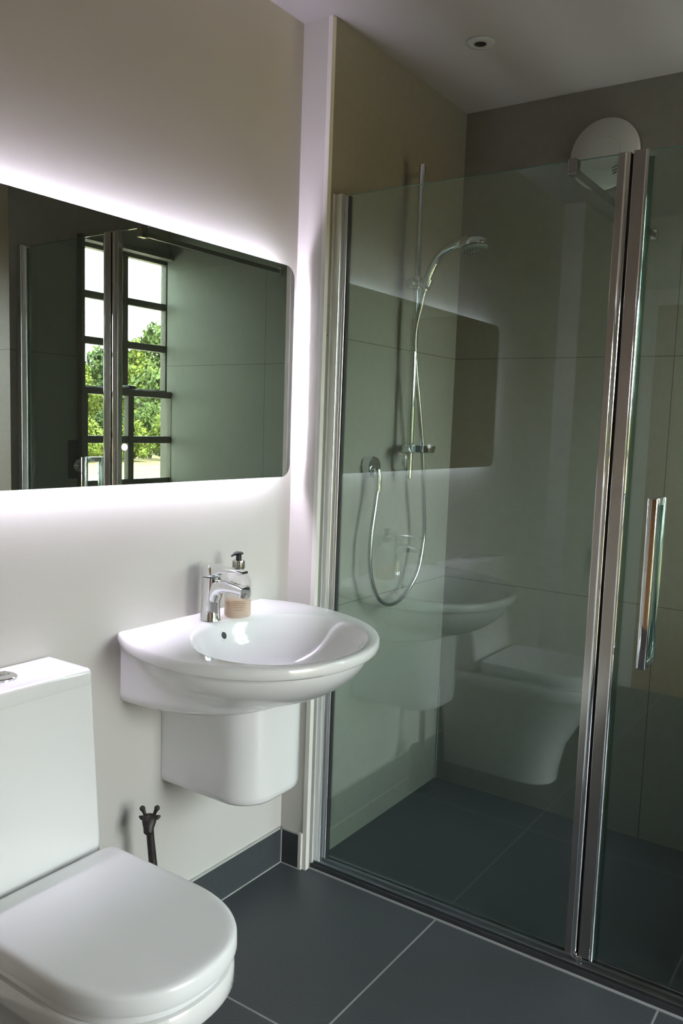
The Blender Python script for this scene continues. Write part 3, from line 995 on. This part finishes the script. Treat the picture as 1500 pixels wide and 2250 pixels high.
# ------------------------------------------------------------------ shower control on the right-hand wall (seen in the mirror)
sc = thing('shower_control', (W, 2.275, 1.150), 'round chrome shower valve on a dark square plate by the window', 'shower valve')
b = nb(); box(b, -0.010, -0.0003, -0.034, 0.022, -0.055, 0.105, 0.002)
link('plate', b, M['dark'], sc, False)
b = nb(); lathe(b, [(0.0, 0.0102), (0.026, 0.0102), (0.027, 0.014), (0.027, 0.03), (0.0, 0.032)], (0, 0, 0), (-1, 0, 0), 36)
lathe(b, [(0.0, 0.030), (0.010, 0.030), (0.009, 0.060), (0.0, 0.061)], (0, 0, 0), (-1, 0, 0), 20)
link('dial', b, M['chromed'], sc)

# ------------------------------------------------------------------ toilet roll on the rear wall (reflected in the glass)
tr = thing('toilet_roll_holder', (0.205, YR, 0.66), 'white toilet roll on a chrome holder by the door', 'toilet roll')
b = nb(); tube(b, [(-0.075, 0.001, 0.02), (-0.075, 0.06, 0.02), (-0.06, 0.07, 0.02), (0.055, 0.07, 0.02)], 0.006, 10, 5)
link('holder', b, M['chrome'], tr)
b = nb(); lathe(b, [(0.020, 0), (0.055, 0), (0.055, 0.1), (0.020, 0.1), (0.020, 0)], (-0.05, 0.07, 0.02), (1, 0, 0), 32)
box(b, -0.05, 0.05, 0.1225, 0.1235, -0.10, 0.03)
link('paper_roll', b, M['paper'], tr)

# ------------------------------------------------------------------ outside: meadow, hill, trees
GZ = -0.9
M['grass'] = speckle(mat('dry_meadow', rough=0.95, spec=0.1), (0.115, 0.085, 0.040), (0.150, 0.112, 0.056), 0.6, 6)
M['hill'] = speckle(mat('hill_grass', rough=0.95, spec=0.1), (0.055, 0.060, 0.018), (0.085, 0.082, 0.030), 0.10, 8)
b = nb()
box(b, 3.6, 320, -200, 320, GZ - 0.3, GZ)
struct('meadow', b, M['grass'])
b = nb()
gx0, gx1, gy0, gy1, nn = 75, 300, -60, 330, 36
rnd = random.Random(3)
vs = {}
for i in range(nn + 1):
    for j in range(nn + 1):
        x = gx0 + (gx1 - gx0) * i / nn
        y = gy0 + (gy1 - gy0) * j / nn
        f = min(1.0, (x - gx0) / 110)
        z = GZ - 0.2 + 16.0 * (f * f * (3 - 2 * f)) * (0.75 + 0.25 * math.sin(y * 0.018 - 0.6)) + rnd.uniform(-0.3, 0.3) * f
        vs[i, j] = b.verts.new((x, y, z))
for i in range(nn):
    for j in range(nn):
        b.faces.new((vs[i, j], vs[i + 1, j], vs[i + 1, j + 1], vs[i, j + 1]))
struct('hillside', b, M['hill'], True)

M['bark'] = mat('bark', (0.06, 0.045, 0.03), 0.9)
def leaf_mat(name, c1, c2):
    return speckle(mat(name, rough=0.7, spec=0.15), c1, c2, 1.6, 5)
leafs = [leaf_mat('leaf_mid', (0.035, 0.050, 0.010), (0.062, 0.078, 0.018)),
         leaf_mat('leaf_bright', (0.060, 0.078, 0.010), (0.095, 0.105, 0.016)),
         leaf_mat('leaf_dark', (0.022, 0.034, 0.009), (0.042, 0.055, 0.013))]
def tree(x, y, h, wd, m_, label, seed, low=0.12, cat='tree', name='tree'):
    r = random.Random(seed)
    t = thing(name, (x, y, GZ), label, cat, 'trees beyond the meadow')
    b = nb()
    tube(b, [(0, 0, -0.1), (0.1 * wd * 0.2, 0, h * 0.3), (0, 0.05 * wd, h * 0.7)], [0.035 * h, 0.025 * h, 0.008 * h], 8, 4)
    link('trunk', b, M['bark'], t)
    b = nb()
    blobs = []
    for _ in range(26):
        f = r.random()
        z = h * (low + (1 - low) * (0.12 + 0.80 * f))
        rad = wd * 0.5 * math.sin(PI * (0.18 + 0.74 * f)) ** 0.7
        a = r.uniform(0, 2 * PI)
        q = r.uniform(0.25, 0.85)
        blobs.append((Vector((rad * q * math.cos(a), rad * q * math.sin(a), z)), wd * r.uniform(0.13, 0.24)))
    for c, rad in blobs:
        for _ in range(230):
            d_ = Vector((r.gauss(0, 1), r.gauss(0, 1), r.gauss(0, 1))).normalized()
            p = c + d_ * rad * r.uniform(0.70, 1.08)
            n_ = (d_ + Vector((r.gauss(0, .6), r.gauss(0, .6), r.gauss(0, .6)))).normalized()
            u_ = n_.orthogonal().normalized()
            v_ = n_.cross(u_)
            s_ = wd * r.uniform(0.018, 0.036)
            b.faces.new([b.verts.new(p + u_ * s_ * a_ + v_ * s_ * c_) for a_, c_ in ((-1, -.3), (0, -1), (1, .2), (.1, 1))])
    me = bpy.data.meshes.new('crown')
    b.to_mesh(me); b.free()
    me.materials.append(m_)
    o = bpy.data.objects.new('crown', me)
    COL.objects.link(o)
    o.parent = t
    return t
def at(slope, dist):
    """point at x = dist along the line of sight whose y/x slope is given"""
    return 1.5 + dist, 0.0 + slope * (dist + 3.0)
for sl, ds, h, wd, k, lab, sd_ in (
        (0.965, 40, 8.6, 6.0, 0, 'tall leafy tree at the right edge of the mirrored window', 11),
        (0.905, 50, 8.8, 6.0, 1, 'yellow-green rounded tree in the right-hand panes of the mirrored window', 12),
        (0.865, 60, 9.3, 7.0, 2, 'dark green tree behind the middle window bar in the mirror', 13),
        (0.825, 69, 9.2, 7.0, 0, 'mid green tree in the left-hand panes of the mirrored window', 14),
        (0.780, 58, 7.6, 5.0, 1, 'pale green tree at the left edge of the mirrored window', 15),
        (0.965, 34, 2.6, 2.5, 1, 'low bright bush at the right edge of the mirrored meadow', 16),
        (0.925, 36.6, 3.4, 2.5, 0, 'low mid green bush second from the right along the mirrored meadow', 17),
        (0.885, 34, 2.4, 2.4, 1, 'low bright bush in the middle of the mirrored meadow', 18),
        (0.845, 36.6, 3.2, 2.5, 2, 'low dark bush behind the middle window bar in the mirror', 19),
        (0.805, 34, 2.4, 2.4, 1, 'low yellow-green bush in the left panes of the mirrored window', 20),
        (0.765, 36.6, 3.0, 2.5, 0, 'low mid green bush at the left edge of the mirrored meadow', 21)):
    x, y = at(sl, ds)
    tree(x, y, h, wd, leafs[k], lab, sd_, 0.02 if h < 5 else 0.06, 'bush' if h < 5 else 'tree', 'bush' if h < 5 else 'tree')
